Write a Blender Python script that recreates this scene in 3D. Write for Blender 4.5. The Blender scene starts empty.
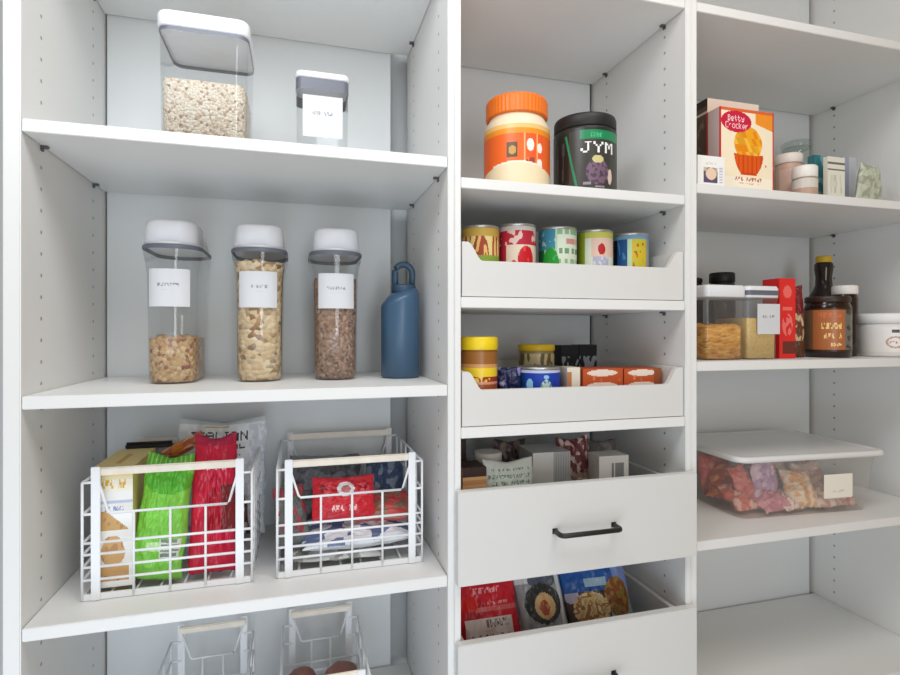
import bpy, bmesh, math, random
from mathutils import Vector, Matrix, noise

S = 0.877          # scene units -> metres
H = 1.5            # eye height in scene units
scene = bpy.context.scene
col = scene.collection
R = math.radians

# ------------------------------------------------------------------ colour
def lin(c):
    return tuple(((x/255)/12.92 if x/255 <= .04045 else ((x/255+.055)/1.055)**2.4) for x in c)
def C4(c): return lin(c)+(1.0,)

# ------------------------------------------------------------------ materials
def new_mat(name):
    m = bpy.data.materials.new(name); m.use_nodes = True
    nt = m.node_tree; nt.nodes.clear()
    out = nt.nodes.new('ShaderNodeOutputMaterial')
    return m, nt, out
def principled(name, base=None, rough=.5, metal=0, spec=.5, bump=None, noise_amt=0, noise_scale=20, attr=False, sheen=0):
    m, nt, out = new_mat(name)
    b = nt.nodes.new('ShaderNodeBsdfPrincipled')
    b.inputs['Roughness'].default_value = rough
    b.inputs['Metallic'].default_value = metal
    b.inputs['Specular IOR Level'].default_value = spec
    nt.links.new(b.outputs[0], out.inputs[0])
    if attr:
        a = nt.nodes.new('ShaderNodeVertexColor'); a.layer_name = 'Col'
        nt.links.new(a.outputs[0], b.inputs['Base Color'])
    elif noise_amt:
        tc = nt.nodes.new('ShaderNodeTexCoord'); n = nt.nodes.new('ShaderNodeTexNoise')
        n.inputs['Scale'].default_value = noise_scale; n.inputs['Detail'].default_value = 4
        r = nt.nodes.new('ShaderNodeValToRGB')
        c = lin(base)
        r.color_ramp.elements[0].position = .3; r.color_ramp.elements[1].position = .7
        r.color_ramp.elements[0].color = tuple(x*(1-noise_amt) for x in c)+(1,)
        r.color_ramp.elements[1].color = tuple(min(1, x*(1+noise_amt)) for x in c)+(1,)
        nt.links.new(tc.outputs['Object'], n.inputs['Vector'])
        nt.links.new(n.outputs['Fac'], r.inputs[0]); nt.links.new(r.outputs[0], b.inputs['Base Color'])
    else:
        b.inputs['Base Color'].default_value = C4(base)
    if bump:
        tc = nt.nodes.new('ShaderNodeTexCoord'); n = nt.nodes.new('ShaderNodeTexNoise')
        n.inputs['Scale'].default_value = bump[0]; n.inputs['Detail'].default_value = 3
        bp = nt.nodes.new('ShaderNodeBump'); bp.inputs['Strength'].default_value = bump[1]; bp.inputs['Distance'].default_value = .002
        nt.links.new(tc.outputs['Object'], n.inputs['Vector']); nt.links.new(n.outputs['Fac'], bp.inputs['Height'])
        nt.links.new(bp.outputs[0], b.inputs['Normal'])
    return m
def clear(name, tint=(245,247,248), haze=.04, ior=1.4, rough=.06, hazecol=(235,235,235)):
    m, nt, out = new_mat(name)
    t = nt.nodes.new('ShaderNodeBsdfTransparent'); t.inputs[0].default_value = C4(tint)
    g = nt.nodes.new('ShaderNodeBsdfGlossy'); g.inputs['Roughness'].default_value = rough
    g.inputs['Color'].default_value = (1,1,1,1)
    lw = nt.nodes.new('ShaderNodeLayerWeight'); lw.inputs['Blend'].default_value = .5
    pw = nt.nodes.new('ShaderNodeMath'); pw.operation = 'POWER'; pw.inputs[1].default_value = 4.0
    f = nt.nodes.new('ShaderNodeMath'); f.operation = 'MULTIPLY_ADD'; f.inputs[1].default_value = .55; f.inputs[2].default_value = .035
    nt.links.new(lw.outputs['Facing'], pw.inputs[0]); nt.links.new(pw.outputs[0], f.inputs[0])
    d = nt.nodes.new('ShaderNodeBsdfDiffuse'); d.inputs['Color'].default_value = C4(hazecol)
    mx = nt.nodes.new('ShaderNodeMixShader'); mx.inputs[0].default_value = haze
    nt.links.new(t.outputs[0], mx.inputs[1]); nt.links.new(d.outputs[0], mx.inputs[2])
    m2 = nt.nodes.new('ShaderNodeMixShader')
    nt.links.new(f.outputs[0], m2.inputs[0]); nt.links.new(mx.outputs[0], m2.inputs[1]); nt.links.new(g.outputs[0], m2.inputs[2])
    nt.links.new(m2.outputs[0], out.inputs[0])
    return m
def grains(name, cols, scale, bump=.6, stretch=(1,1,1), rough=.8):
    m, nt, out = new_mat(name)
    b = nt.nodes.new('ShaderNodeBsdfPrincipled'); b.inputs['Roughness'].default_value = rough
    b.inputs['Specular IOR Level'].default_value = .25
    tc = nt.nodes.new('ShaderNodeTexCoord'); mp = nt.nodes.new('ShaderNodeMapping'); mp.inputs['Scale'].default_value = stretch
    v = nt.nodes.new('ShaderNodeTexVoronoi'); v.inputs['Scale'].default_value = scale
    nt.links.new(tc.outputs['Object'], mp.inputs[0]); nt.links.new(mp.outputs[0], v.inputs['Vector'])
    sep = nt.nodes.new('ShaderNodeSeparateColor'); nt.links.new(v.outputs['Color'], sep.inputs[0])
    r = nt.nodes.new('ShaderNodeValToRGB'); r.color_ramp.interpolation = 'LINEAR'
    els = r.color_ramp.elements
    els[0].position = 0; els[0].color = C4(cols[0]); els[1].position = 1; els[1].color = C4(cols[-1])
    for i, c in enumerate(cols[1:-1]):
        e = els.new((i+1)/(len(cols)-1)); e.color = C4(c)
    nt.links.new(sep.outputs[0], r.inputs[0]); nt.links.new(r.outputs[0], b.inputs['Base Color'])
    bp = nt.nodes.new('ShaderNodeBump'); bp.inputs['Strength'].default_value = bump; bp.inputs['Distance'].default_value = .004
    bp.invert = True
    nt.links.new(v.outputs['Distance'], bp.inputs['Height']); nt.links.new(bp.outputs[0], b.inputs['Normal'])
    nt.links.new(b.outputs[0], out.inputs[0])
    return m

M = dict(
    board=principled('white_melamine', attr=True, rough=.42, spec=.4, bump=(160,.04)),
    drawerboard=principled('drawer_front_laminate', (218,217,214), .45, spec=.4, bump=(160,.04)),
    wall=principled('painted_wall', (196,198,198), .9, noise_amt=.02, bump=(120,.08)),
    floor=principled('pale_floor', (222,214,204), .5, noise_amt=.08, noise_scale=6),
    metal=principled('dark_pin', (104,104,106), .4, metal=.6),
    black=principled('black_metal', (28,28,28), .38, spec=.5),
    blackplastic=principled('black_plastic', (30,29,28), .5),
    white=principled('white_plastic', (230,231,235), .35),
    gasket=principled('grey_gasket', (102,106,117), .4),
    paper=principled('label_paper', attr=True, rough=.7, spec=.2),
    printed=principled('printed_carton', attr=True, rough=.5, spec=.35),
    film=principled('printed_film', attr=True, rough=.35, spec=.5),
    plastic=principled('coloured_plastic', attr=True, rough=.4, spec=.45),
    bottle=principled('blue_enamel', (62,92,120), .36, spec=.55),
    bottlecap=principled('dark_blue_plastic', (48,76,98), .45),
    wire=principled('white_wire', (236,238,240), .4),
    wood=principled('pale_wood', (240,231,216), .55, noise_amt=.06, noise_scale=40),
    clear=clear('clear_plastic', haze=.05),
    clearbin=clear('frosted_bin_plastic', tint=(250,248,246), haze=.14, rough=.12, hazecol=(238,236,232)),
    lidbin=clear('frosted_lid_plastic', tint=(240,238,236), haze=.85, rough=.25, hazecol=(240,239,237)),
    glass=clear('clear_glass', tint=(238,242,240), haze=.03, ior=1.45, rough=.02),
    darkglass=principled('brown_glass', (38,20,14), .15, spec=.6),
    metalcan=principled('tin', (196,196,194), .3, metal=.8),
    oats=grains('oat_flakes', [(170,136,104),(232,214,190),(244,232,214),(238,222,200),(242,232,218),(214,192,166)], 210),
    grain=grains('mixed_grain', [(176,120,72),(214,182,128),(150,74,60),(226,200,150),(206,160,110),(196,170,120)], 150),
    cereal=grains('cereal_clusters', [(150,106,60),(222,190,146),(238,214,172),(214,180,132),(240,222,186),(140,96,56)], 80, 1.0, (1,1,1.4)),
    seed=grains('seeds', [(92,66,52),(150,112,90),(176,140,114),(122,88,70),(196,166,140)], 190),
    pasta=grains('pasta', [(214,134,44),(240,170,70),(246,190,96),(228,150,56)], 60, 1.0, (1,1,2.5)),
    rice=grains('rice', [(226,184,104),(238,202,130),(232,192,116)], 300, .3),
    filling=principled('pale_filling', (236,232,226), .8, noise_amt=.04, noise_scale=60),
    potato=principled('potato_skin', (148,98,86), .65, noise_amt=.25, noise_scale=30, bump=(60,.3)),
)

# ------------------------------------------------------------------ mesh builder
WHITE = (232,232,230)
class MB:
    def __init__(s):
        s.bm = bmesh.new(); s.cl = s.bm.loops.layers.float_color.new('Col')
    def face(s, vs, c, mi=0, smooth=False):
        try: f = s.bm.faces.new(vs)
        except ValueError: return None
        k = C4(c)
        for l in f.loops: l[s.cl] = k
        f.material_index = mi; f.smooth = smooth
        return f
    def box(s, x0, x1, y0, y1, z0, z1, c=WHITE, bevel=0, paint=None, n=(60,60), skip=(), mi=0):
        b2 = bmesh.new() if bevel else s.bm
        P = [(x0,y0,z0),(x1,y0,z0),(x1,y1,z0),(x0,y1,z0),(x0,y0,z1),(x1,y0,z1),(x1,y1,z1),(x0,y1,z1)]
        F = dict(bottom=(3,2,1,0), top=(4,5,6,7), front=(0,1,5,4), right=(1,2,6,5), back=(2,3,7,6), left=(3,0,4,7))
        if bevel:
            v = [b2.verts.new(p) for p in P]
            for k, f in F.items(): b2.faces.new([v[i] for i in f])
            bmesh.ops.bevel(b2, geom=b2.edges[:]+b2.verts[:], offset=bevel, segments=2, affect='EDGES', clamp_overlap=True)
            mp = {}
            for q in b2.verts: mp[q] = s.bm.verts.new(q.co)
            for f in b2.faces: s.face([mp[q] for q in f.verts], c, mi)
            b2.free()
            return
        v = [s.bm.verts.new(p) for p in P]
        for k, f in F.items():
            if k in skip: continue
            if paint and k in paint:
                a, b, c_, d = [Vector(P[i]) for i in f]
                s.grid(lambda u, w, a=a, b=b, c_=c_, d=d: (a*(1-u)+b*u)*(1-w)+(d*(1-u)+c_*u)*w, n[0], n[1], paint[k], smooth=False)
            else: s.face([v[i] for i in f], c, mi)
    def grid(s, fn, nu, nv, paint, smooth=True, flip=False, wrap=False):
        vs = [[s.bm.verts.new(fn(i/nu, j/nv)) for i in range(nu if wrap else nu+1)] for j in range(nv+1)]
        for j in range(nv):
            for i in range(nu):
                i2 = (i+1) % nu if wrap else i+1
                q = [vs[j][i], vs[j][i2], vs[j+1][i2], vs[j+1][i]]
                if flip: q.reverse()
                u, w = (i+.5)/nu, (j+.5)/nv
                s.face(q, paint(u, w) if callable(paint) else paint, smooth=smooth)
        return vs
    def lathe(s, prof, c=WHITE, seg=48, cx=0, cy=0, cap0=True, cap1=True, smooth=True):
        rings = []
        for r, z in prof:
            rings.append([s.bm.verts.new((cx+r*math.cos(2*math.pi*i/seg), cy+r*math.sin(2*math.pi*i/seg), z)) for i in range(seg)])
        for a, b in zip(rings, rings[1:]):
            for i in range(seg):
                s.face([a[i], a[(i+1)%seg], b[(i+1)%seg], b[i]], c, smooth=smooth)
        if cap0: s.face(list(reversed(rings[0])), c)
        if cap1: s.face(rings[-1], c)
    def wrap(s, r, z0, z1, face_ang, paint, nu=200, nv=40, bulge=None, cx=0, cy=0):
        # a printed sleeve, u=.5 turned to face_ang, u grows to the viewer's right
        def fn(u, w):
            a = face_ang + (u-.5)*2*math.pi
            rr = r+(bulge(w) if bulge else 0)
            return (cx+rr*math.cos(a), cy+rr*math.sin(a), z0+(z1-z0)*w)
        s.grid(fn, nu, nv, paint, wrap=True)
    def tube(s, pts, r, c=WHITE, seg=6, closed=False):
        pts = [Vector(p) for p in pts]; n = len(pts); rings = []
        for i, p in enumerate(pts):
            if closed: d = (pts[(i+1)%n]-pts[i-1])
            else: d = pts[min(i+1,n-1)]-pts[max(i-1,0)]
            d.normalize()
            up = Vector((0,0,1)) if abs(d.z) < .9 else Vector((1,0,0))
            a = d.cross(up).normalized(); b = a.cross(d).normalized()
            rings.append([s.bm.verts.new(p+a*r*math.cos(2*math.pi*k/seg)+b*r*math.sin(2*math.pi*k/seg)) for k in range(seg)])
        prs = list(zip(rings, rings[1:]))+([(rings[-1], rings[0])] if closed else [])
        for A, B in prs:
            for k in range(seg): s.face([A[k], B[k], B[(k+1)%seg], A[(k+1)%seg]], c, smooth=True)
        if not closed:
            s.face(rings[0], c); s.face(list(reversed(rings[-1])), c)
    def loft(s, levels, c=WHITE, n=8, cap0=True, cap1=True, top=None):
        # levels: (w, d, corner radius, z[, y shift]) rounded rectangles
        rings = []
        for L in levels:
            w, d, rad, z = L[:4]; ys = L[4] if len(L) > 4 else 0
            rad = min(rad, w/2-1e-4, d/2-1e-4); ring = []
            for q, (sx, sy) in enumerate(((1,1),(-1,1),(-1,-1),(1,-1))):
                for k in range(n+1):
                    a = math.pi/2*(q+k/n)
                    ring.append(s.bm.verts.new((sx*(w/2-rad)+rad*math.cos(a), ys+sy*(d/2-rad)+rad*math.sin(a), z)))
            rings.append(ring)
        N = len(rings[0])
        for a, b in zip(rings, rings[1:]):
            for i in range(N): s.face([a[i], a[(i+1)%N], b[(i+1)%N], b[i]], c, smooth=True)
        if cap0: s.face(list(reversed(rings[0])), c)
        if cap1: s.face(rings[-1], c)
    def disc(s, p, ax, r, c, seg=10):
        p = Vector(p); ax = Vector(ax); u = Vector((0,1,0)) if abs(ax.y) < .5 else Vector((1,0,0)); w = ax.cross(u)
        s.face([s.bm.verts.new(p+u*r*math.cos(2*math.pi*k/seg)+w*r*math.sin(2*math.pi*k/seg)) for k in range(seg)], c)
    def build(s, name, mats, parent=None, loc=None, smooth_angle=None):
        me = bpy.data.meshes.new(name); s.bm.normal_update(); s.bm.to_mesh(me); s.bm.free()
        for m in (mats if isinstance(mats, (list, tuple)) else [mats]): me.materials.append(M[m])
        o = bpy.data.objects.new(name, me); col.objects.link(o)
        if parent: o.parent = parent
        if loc: o.location = loc
        return o

def tag(o, label, cat, group=None, kind=None):
    if label: o['label'] = label
    if cat: o['category'] = cat
    if group: o['group'] = group
    if kind: o['kind'] = kind
    return o
def thing(name, label, cat, loc, rz=0, group=None):
    o = bpy.data.objects.new(name, None); col.objects.link(o)
    o.empty_display_size = .05
    o.location = loc; o.rotation_euler = (0,0,rz)
    return tag(o, label, cat, group)
def structure(o): o['kind'] = 'structure'; return o

# ------------------------------------------------------------------ print helpers
FONT = {'A':'01110 10001 10001 11111 10001 10001 10001','B':'11110 10001 11110 10001 10001 10001 11110','C':'01111 10000 10000 10000 10000 10000 01111',
'I':'111 010 010 010 010 010 111','J':'00111 00010 00010 00010 10010 10010 01100','L':'10000 10000 10000 10000 10000 10000 11111','M':'10001 11011 10101 10101 10001 10001 10001',
'N':'10001 11001 11001 10101 10011 10011 10001','T':'11111 00100 00100 00100 00100 00100 00100','Y':'10001 10001 01010 00100 00100 00100 00100',
'e':'00000 00000 01110 10001 11111 10000 01110','t':'01000 01000 11110 01000 01000 01001 00110','y':'00000 00000 10001 10001 01111 00001 01110',
'r':'00000 00000 10110 11000 10000 10000 10000','o':'00000 00000 01110 10001 10001 10001 01110','c':'00000 00000 01111 10000 10000 10000 01111','k':'10000 10000 10010 10100 11000 10100 10010'}
def word(txt):
    rows = ['']*7
    for ch in txt:
        for i, r in enumerate(FONT[ch].split()): rows[i] += r+'0'
    return rows
_wc = {}
def text(u, v, u0, u1, v0, v1, txt):
    if not (u0 <= u < u1 and v0 <= v < v1): return False
    rows = _wc.setdefault(txt, word(txt)); n = len(rows[0])-1
    return rows[min(6, int((v1-v)/(v1-v0)*7))][min(n-1, int((u-u0)/(u1-u0)*n))] == '1'
def h2(a, b, c=0):
    x = math.sin(a*127.1+b*311.7+c*74.7)*43758.5453
    return x-math.floor(x)
def scrib(u, v, u0, u1, v0, v1, n, seed=0):
    # a line of small print too fine to read
    if not (u0 <= u < u1 and v0 <= v < v1): return False
    x = (u-u0)/(u1-u0)*n; i = int(x); fx = x-i; fy = (v-v0)/(v1-v0)
    if fx > .8 or h2(i, seed, 9) < .12: return False
    return h2(int(fx*3.7), int(fy*3), i+seed*17) > .42
def nz(a, b, c=0):
    q = .5+.62*noise.noise(Vector((a*.62, b*.62, c*3.7+1.3)))
    return min(.999, max(0, q))
def inr(u, v, u0, u1, v0, v1): return u0 <= u < u1 and v0 <= v < v1
def ell(u, v, cu, cv, ru, rv): return ((u-cu)/ru)**2+((v-cv)/rv)**2 < 1

# ------------------------------------------------------------------ room
def slab(name, x0, x1, y0, y1, z0, z1, m):
    b = MB(); b.box(x0, x1, y0, y1, z0, z1, (200,200,198)); return structure(b.build(name, m))
slab('floor', -3.2, 3.4, -3.2, 1.43, -.05, 0, 'floor')
slab('wall_back', -3.2, 3.4, 1.43, 1.53, 0, 2.9, 'wall')
slab('ceiling', -3.2, 3.4, -3.2, 1.53, 2.9, 2.95, 'wall')

# ------------------------------------------------------------------ cabinets
YF, YB, TOP = 1.0, 1.39, 2.86
HOLE = (158,160,161)
def panel(parent, x0, x1, faces):
    b = MB(); b.box(x0, x1, YF, 1.40, .0, TOP, WHITE, bevel=.0015)
    z = H+.278-.0365*40
    while z < TOP-.05:
        if z > .1:
            for y in (1.071, 1.314):
                if 'r' in faces: b.disc((x1+.0002, y, z), (1,0,0), .0034, HOLE)
                if 'l' in faces: b.disc((x0-.0002, y, z), (-1,0,0), .0034, HOLE)
        z += .0365
    return b.build('side_panel', 'board', parent)
def shelf(parent, x0, x1, ztop, t=.021, pins=True):
    b = MB(); b.box(x0+.0008, x1-.0008, YF+.002, YB-.007, ztop-t, ztop, WHITE, bevel=.0012)
    o = b.build('shelf', 'board', parent)
    if pins:
        for x, sx in ((x0, 1), (x1, -1)):
            for y in (1.071, 1.314):
                p = MB()
                xa, xb = sorted((x+sx*.0004, x+sx*.011))
                p.box(xa, xb, y-.004, y+.004, ztop-t-.004, ztop-t-.0003, (80,80,82))
                xa, xb = sorted((x+sx*.0003, x+sx*.003))
                p.box(xa, xb, y-.004, y+.004, ztop-t-.009, ztop-t-.004, (80,80,82))
                p.build('shelf_pin', 'metal', o)
    return o
def back(parent, x0, x1):
    b = MB(); b.box(x0, x1, YB, YB+.008, .1, TOP-.01, (226,228,228)); return b.build('back_panel', 'board', parent)
def plinth(parent, x0, x1):
    b = MB(); b.box(x0, x1, 1.05, 1.07, 0, .1, WHITE); return b.build('plinth', 'board', parent)

XL0, XL1 = -.4163, .2779      # inner faces of the left bay
XM0, XM1 = .3038, .8163
XR0, XR1 = .845, 1.624
left = thing('shelving_unit', 'wide white pantry bay on the left, shelves with clear canisters and wire baskets', 'shelving unit', (0,0,0), group='white pantry bays')
mid = thing('shelving_unit', 'narrow white middle pantry bay with pull-out trays and black-handled drawers', 'shelving unit', (0,0,0), group='white pantry bays')
right = thing('shelving_unit', 'white pantry bay on the right, holding the clear lidded bin', 'shelving unit', (0,0,0), group='white pantry bays')
dm1, dm2 = .2908, .8306
panel(left, XL0-.024, XL0, 'r'); panel(left, XL1, dm1-.0003, 'l')
panel(mid, dm1+.0003, XM0, 'r'); panel(mid, XM1, dm2-.0003, 'l')
panel(right, dm2+.0003, XR0, 'r'); panel(right, XR1, XR1+.025, 'l')
back(left, XL0+.004, .232); back(mid, XM0+.001, XM1-.008); back(right, XR0+.001, XR1-.012)
for z in (.714+.021, .336, -.1012, -.4665, -.856, -1.25): shelf(left, XL0, XL1, H+z)
for z in (.728, .299, .068, -.185): shelf(mid, XM0, XM1, H+z)
shelf(mid, XM0, XM1, .14, pins=False)
for z in (.7265, .327, -.0655, -.462, -.851, -1.24): shelf(right, XR0, XR1, H+z)
plinth(left, XL0, XL1); plinth(mid, XM0, XM1); plinth(right, XR0, XR1)
for u, x0, x1 in ((left, XL0, XL1), (mid, XM0, XM1), (right, XR0, XR1)): shelf(u, x0, x1, TOP-.002, pins=False)

def tray(z):
    b = MB(); x0, x1 = XM0+.004, XM1-.003; y0, y1, t = 1.006, 1.372, .012
    hs, hf = .106, .07
    b.box(x0, x0+t, y0+t, y1, z, z+hs, WHITE); b.box(x1-t, x1, y0+t, y1, z, z+hs, WHITE)
    b.box(x0+t, x1-t, y1-t, y1, z, z+hs, WHITE); b.box(x0+t, x1-t, y0+t, y1-t, z, z+.008, WHITE)
    o = b.build('pull_out_tray', 'board', mid)
    # front with a scooped top edge
    f = MB(); n = 120; prof = []
    for i in range(n+1):
        u = i/n; d = min(u, 1-u)*(x1-x0)
        k = min(1, max(0, (d-.012)/.03)); k = k*k*(3-2*k)
        prof.append((x0+u*(x1-x0), z+hs+(hf-hs)*k))
    A = [[f.bm.verts.new((x, y, zz)) for x, zz in prof] for y in (y0, y0+t)]
    B = [[f.bm.verts.new((x, y, z)) for x, _ in prof] for y in (y0, y0+t)]
    for i in range(n):
        f.face([B[0][i], B[0][i+1], A[0][i+1], A[0][i]], WHITE); f.face([B[1][i+1], B[1][i], A[1][i], A[1][i+1]], WHITE)
        f.face([A[0][i], A[0][i+1], A[1][i+1], A[1][i]], WHITE); f.face([B[0][i+1], B[0][i], B[1][i], B[1][i+1]], WHITE)
    f.face([B[1][0], B[0][0], A[0][0], A[1][0]], WHITE); f.face([B[0][n], B[1][n], A[1][n], A[0][n]], WHITE)
    f.build('tray_front', 'drawerboard', o)
tray(H+.0695); tray(H-.1835)

def drawer(zt, zb, zside):
    b = MB(); x0, x1 = XM0+.004, XM1-.004; t = .012
    zf = zb+.012
    b.box(x0, x0+t, .9995, 1.372, zf, zside, WHITE); b.box(x1-t, x1, .9995, 1.372, zf, zside, WHITE)
    b.box(x0+t, x1-t, 1.36, 1.372, zf, zside, WHITE); b.box(x0+t, x1-t, .9995, 1.36, zf, zf+.008, WHITE)
    for x in (x0-.0035, x1+.0005): b.box(x, x+.003, 1.01, 1.37, zside-.035, zside-.015, (120,120,122))
    o = b.build('drawer', 'board', mid)
    f = MB(); f.box(.2922, .8288, .98, .999, zb, zt, WHITE, bevel=.0015); f.build('drawer_front', 'drawerboard', o)
    h = MB(); zc = (zt+zb)/2-.002; xa, xb = .492, .624
    pts = [(xa, .9795, zc), (xa, .957, zc), (xa+.003, .952, zc), (xa+.008, .950, zc), (xb-.008, .950, zc), (xb-.003, .952, zc), (xb, .957, zc), (xb, .9795, zc)]
    h.tube(pts, .0052, (28,28,28), seg=8)
    for x in (xa, xb): h.box(x-.0052, x+.0052, .978, .9799, zc-.0052, zc+.0052, (28,28,28))
    ho = h.build('handle', 'black', o); ho['label'] = 'black bar handle'
drawer(H-.303, H-.482, H-.327); drawer(H-.593, H-.80, H-.613)
b = MB(); b.box(.2922, .8288, .98, .999, .105, H-.804, WHITE, bevel=.0015); b.build('lower_front', 'drawerboard', mid)

# ------------------------------------------------------------------ canisters
def label_paint(seed, c=(214,215,218)):
    def p(u, v):
        if scrib(u, v, .24, .76, .53, .63, 7, seed): return (150,152,158)
        if scrib(u, v, .32, .68, .43, .47, 9, seed+3): return (205,206,210)
        return c
    return p
def label_card(parent, x0, x1, y, z0, z1, seed, c=(214,215,218)):
    b = MB(); b.box(x0, x1, y, y+.0006, z0, z1, c, paint={'front': label_paint(seed, c)}, n=(56,56))
    o = b.build('label', 'paper', parent); o['label'] = 'white paper label'
    return o
def content(name, label, cat, mat, loc, levels, seed, bump=.004):
    b = MB(); b.loft(levels, n=6, cap1=False)
    # bumpy heap on top
    w, d, rad, z = levels[-1][:4]; ys = levels[-1][4] if len(levels[-1]) > 4 else 0
    rnd = random.Random(seed); n = 18
    def fn(u, v):
        a, bq = 2*u-1, 2*v-1
        rr = max(abs(a), abs(bq)); ln = math.hypot(a, bq) or 1
        kk = min(1, (rad+1e-4)/(min(w, d)/2))**1.5
        f = (1-kk)+kk*rr/ln
        x = a*f*w/2*.985; y = bq*f*d/2*.985
        e = min(u, 1-u, v, 1-v)
        return (x, y+ys, z+(noise.noise(Vector((x*60+seed, y*60, 0)))*bump*1.5+bump*.6)*(1 if e > 0 else 0))
    b.grid(fn, n, n, WHITE)
    o = b.build(name, mat); o.location = loc
    return tag(o, label, cat, kind='stuff')

# big square canister
def square_canister(loc, w, d, h, label, lidh, gas, rz=0, group='clear canisters with white lids', lab=None, seed=1, taper=.97, neck=0):
    t = thing('food_canister', label, 'canister', loc, rz, group)
    zl = h-lidh-gas
    b = MB(); rad = w*.13
    if neck:
        b.loft([(w*taper, d*taper, rad, .0005), (w*taper, d*taper, rad, zl-.03), (w*.99, d*.99, rad, zl-.012), (w*.99, d*.99, rad, zl)], n=8)
    else:
        b.loft([(w*taper-.006, d*taper-.006, rad, .0005), (w*taper, d*taper, rad, .006), (w*.985, d*.985, rad, zl-.006), (w, d, rad, zl-.002), (w, d, rad, zl)], n=8, cap1=False)
    b.build('canister_body', 'clear', t)
    g = MB(); g.loft([(w*1.003, d*1.003, rad, zl-.001), (w*1.003, d*1.003, rad, zl+gas)], n=8, cap0=False, cap1=False); g.build('gasket', 'gasket', t)
    l = MB(); W, D = w*1.03, d*1.03
    l.loft([(W-.004, D-.004, rad, zl+gas), (W, D, rad, zl+gas+.003), (W, D, rad, h-.006), (W-.004, D-.004, rad, h-.0015), (W-.012, D-.012, rad*.9, h)], n=8)
    l.loft([(w*.36, w*.36, w*.18-.001, h), (w*.36, w*.36, w*.18-.001, h+.0015)], n=8)
    l.build('lid', 'white', t)
    if lab:
        label_card(t, lab[0], lab[1], -d*.985/2-.0010, lab[2], lab[3], seed)
    return t
zs1 = H+.3362
square_canister((-.1605, 1.125, zs1), .15, .15, .231, 'large square clear canister of rolled oats on top left shelf', .029, .006, taper=.96)
content('rolled_oats', 'pale rolled oats filling half of the large square canister', 'oats', 'oats', (-.1605,1.125,zs1), [(.138,.138,.016,.0025),(.139,.139,.016,.113)], 3)
square_canister((.0475, 1.11, zs1), .098, .098, .160, 'small square clear canister with white label on top left shelf', .014, .021, lab=(-.037,.037,.034,.113), seed=4, taper=.965)
content('flour', 'white powder in the bottom of the small square canister', 'flour', 'filling', (.0475,1.11,zs1), [(.084,.084,.01,.0025),(.085,.085,.01,.018)], 5, .002)

def tall_canister(x, label, fill, seed):
    y0 = 1.155; d = .18; z = H-.1008
    t = thing('cereal_dispenser', label, 'canister', (x, y0+d/2, z), 0, 'tall clear canisters with white pouring caps')
    w = .088
    b = MB()
    b.loft([(w-.006,d-.006,.037,.0005), (w,d,.040,.005), (w+.002,d,.041,.12), (w+.006,d+.003,.042,.215), (w+.012,d+.008,.045,.238), (w+.020,d+.012,.047,.2545), (w+.020,d+.012,.047,.262)], n=8, cap1=False)
    b.build('canister_body', 'clear', t)
    g = MB()
    g.loft([(w+.021,d+.013,.047,.262), (w+.023,d+.016,.048,.2635), (w+.023,d+.016,.048,.269), (w+.019,d+.012,.046,.2705)], n=8, cap0=False, cap1=False); g.build('gasket', 'gasket', t)
    # white pouring cap, flat at the front and sloping down to the back
    l = MB(); n = 10
    W, D = w+.012, d+.008
    l.loft([(W+.004,D,.046,.2695), (W+.004,D,.046,.275)], n=8, cap1=False)
    l.loft([(W-.002,D*.66,.034,.275,-D*.17), (W-.006,D*.65,.034,.311,-D*.17), (W-.009,D*.645,.033,.3155,-D*.17), (W-.016,D*.61,.030,.3175,-D*.17)], n=8)
    # slope behind the cap
    a = [(-W/2+.004, D*.16), (W/2-.004, D*.16), (W/2-.004, D/2-.008), (-W/2+.004, D/2-.008)]
    lo = [l.bm.verts.new((px,py,.2755)) for px,py in a]; hi = [l.bm.verts.new((a[0][0],a[0][1],.306)), l.bm.verts.new((a[1][0],a[1][1],.306)), l.bm.verts.new((a[2][0],a[2][1],.280)), l.bm.verts.new((a[3][0],a[3][1],.280))]
    for i in range(4): l.face([lo[i], lo[(i+1)%4], hi[(i+1)%4], hi[i]], WHITE)
    l.face(hi, WHITE); l.face(list(reversed(lo)), WHITE)
    l.build('pouring_cap', 'white', t)
    bb = MB()
    def lf(u, v):
        x = -.0375+.073*u; xx = max(0, abs(x)-(w/2+.003-.041)); k = .041
        return (x, -d/2-.0028+(k-math.sqrt(max(0, k*k-xx*xx))), .150+.073*v)
    bb.grid(lf, 56, 56, label_paint(seed))
    lo2 = bb.build('label', 'paper', t); lo2['label'] = 'white paper label'
    nm, lb, cat, mt, h = fill
    content(nm, lb, cat, mt, (x,y0+d/2,z), [(w-.010,d-.010,.034,.003),(w-.005,d-.006,.037,.01),(w-.003,d-.005,.0375,min(h,.12))]+([(w+.000,d-.004,.038,min(h,.215))] if h > .13 else [])+([(w+.009,d+.004,.042,h)] if h > .22 else []), seed*7, .005)
tall_canister(-.2375, 'tall canister a quarter full of mixed grain, leftmost on second left shelf', ('mixed_grain','reddish tan grain in the bottom of the leftmost tall canister','grain','grain',.088), 11)
tall_canister(-.0745, 'tall canister full of pale cereal, middle of second left shelf', ('cereal','pale cereal clusters filling the middle tall canister','cereal','cereal',.243), 12)
tall_canister(.0805, 'tall canister of small brown seeds, beside the blue bottle', ('seeds','small brown seeds filling the tall canister beside the blue bottle','seeds','seed',.215), 13)

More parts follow.
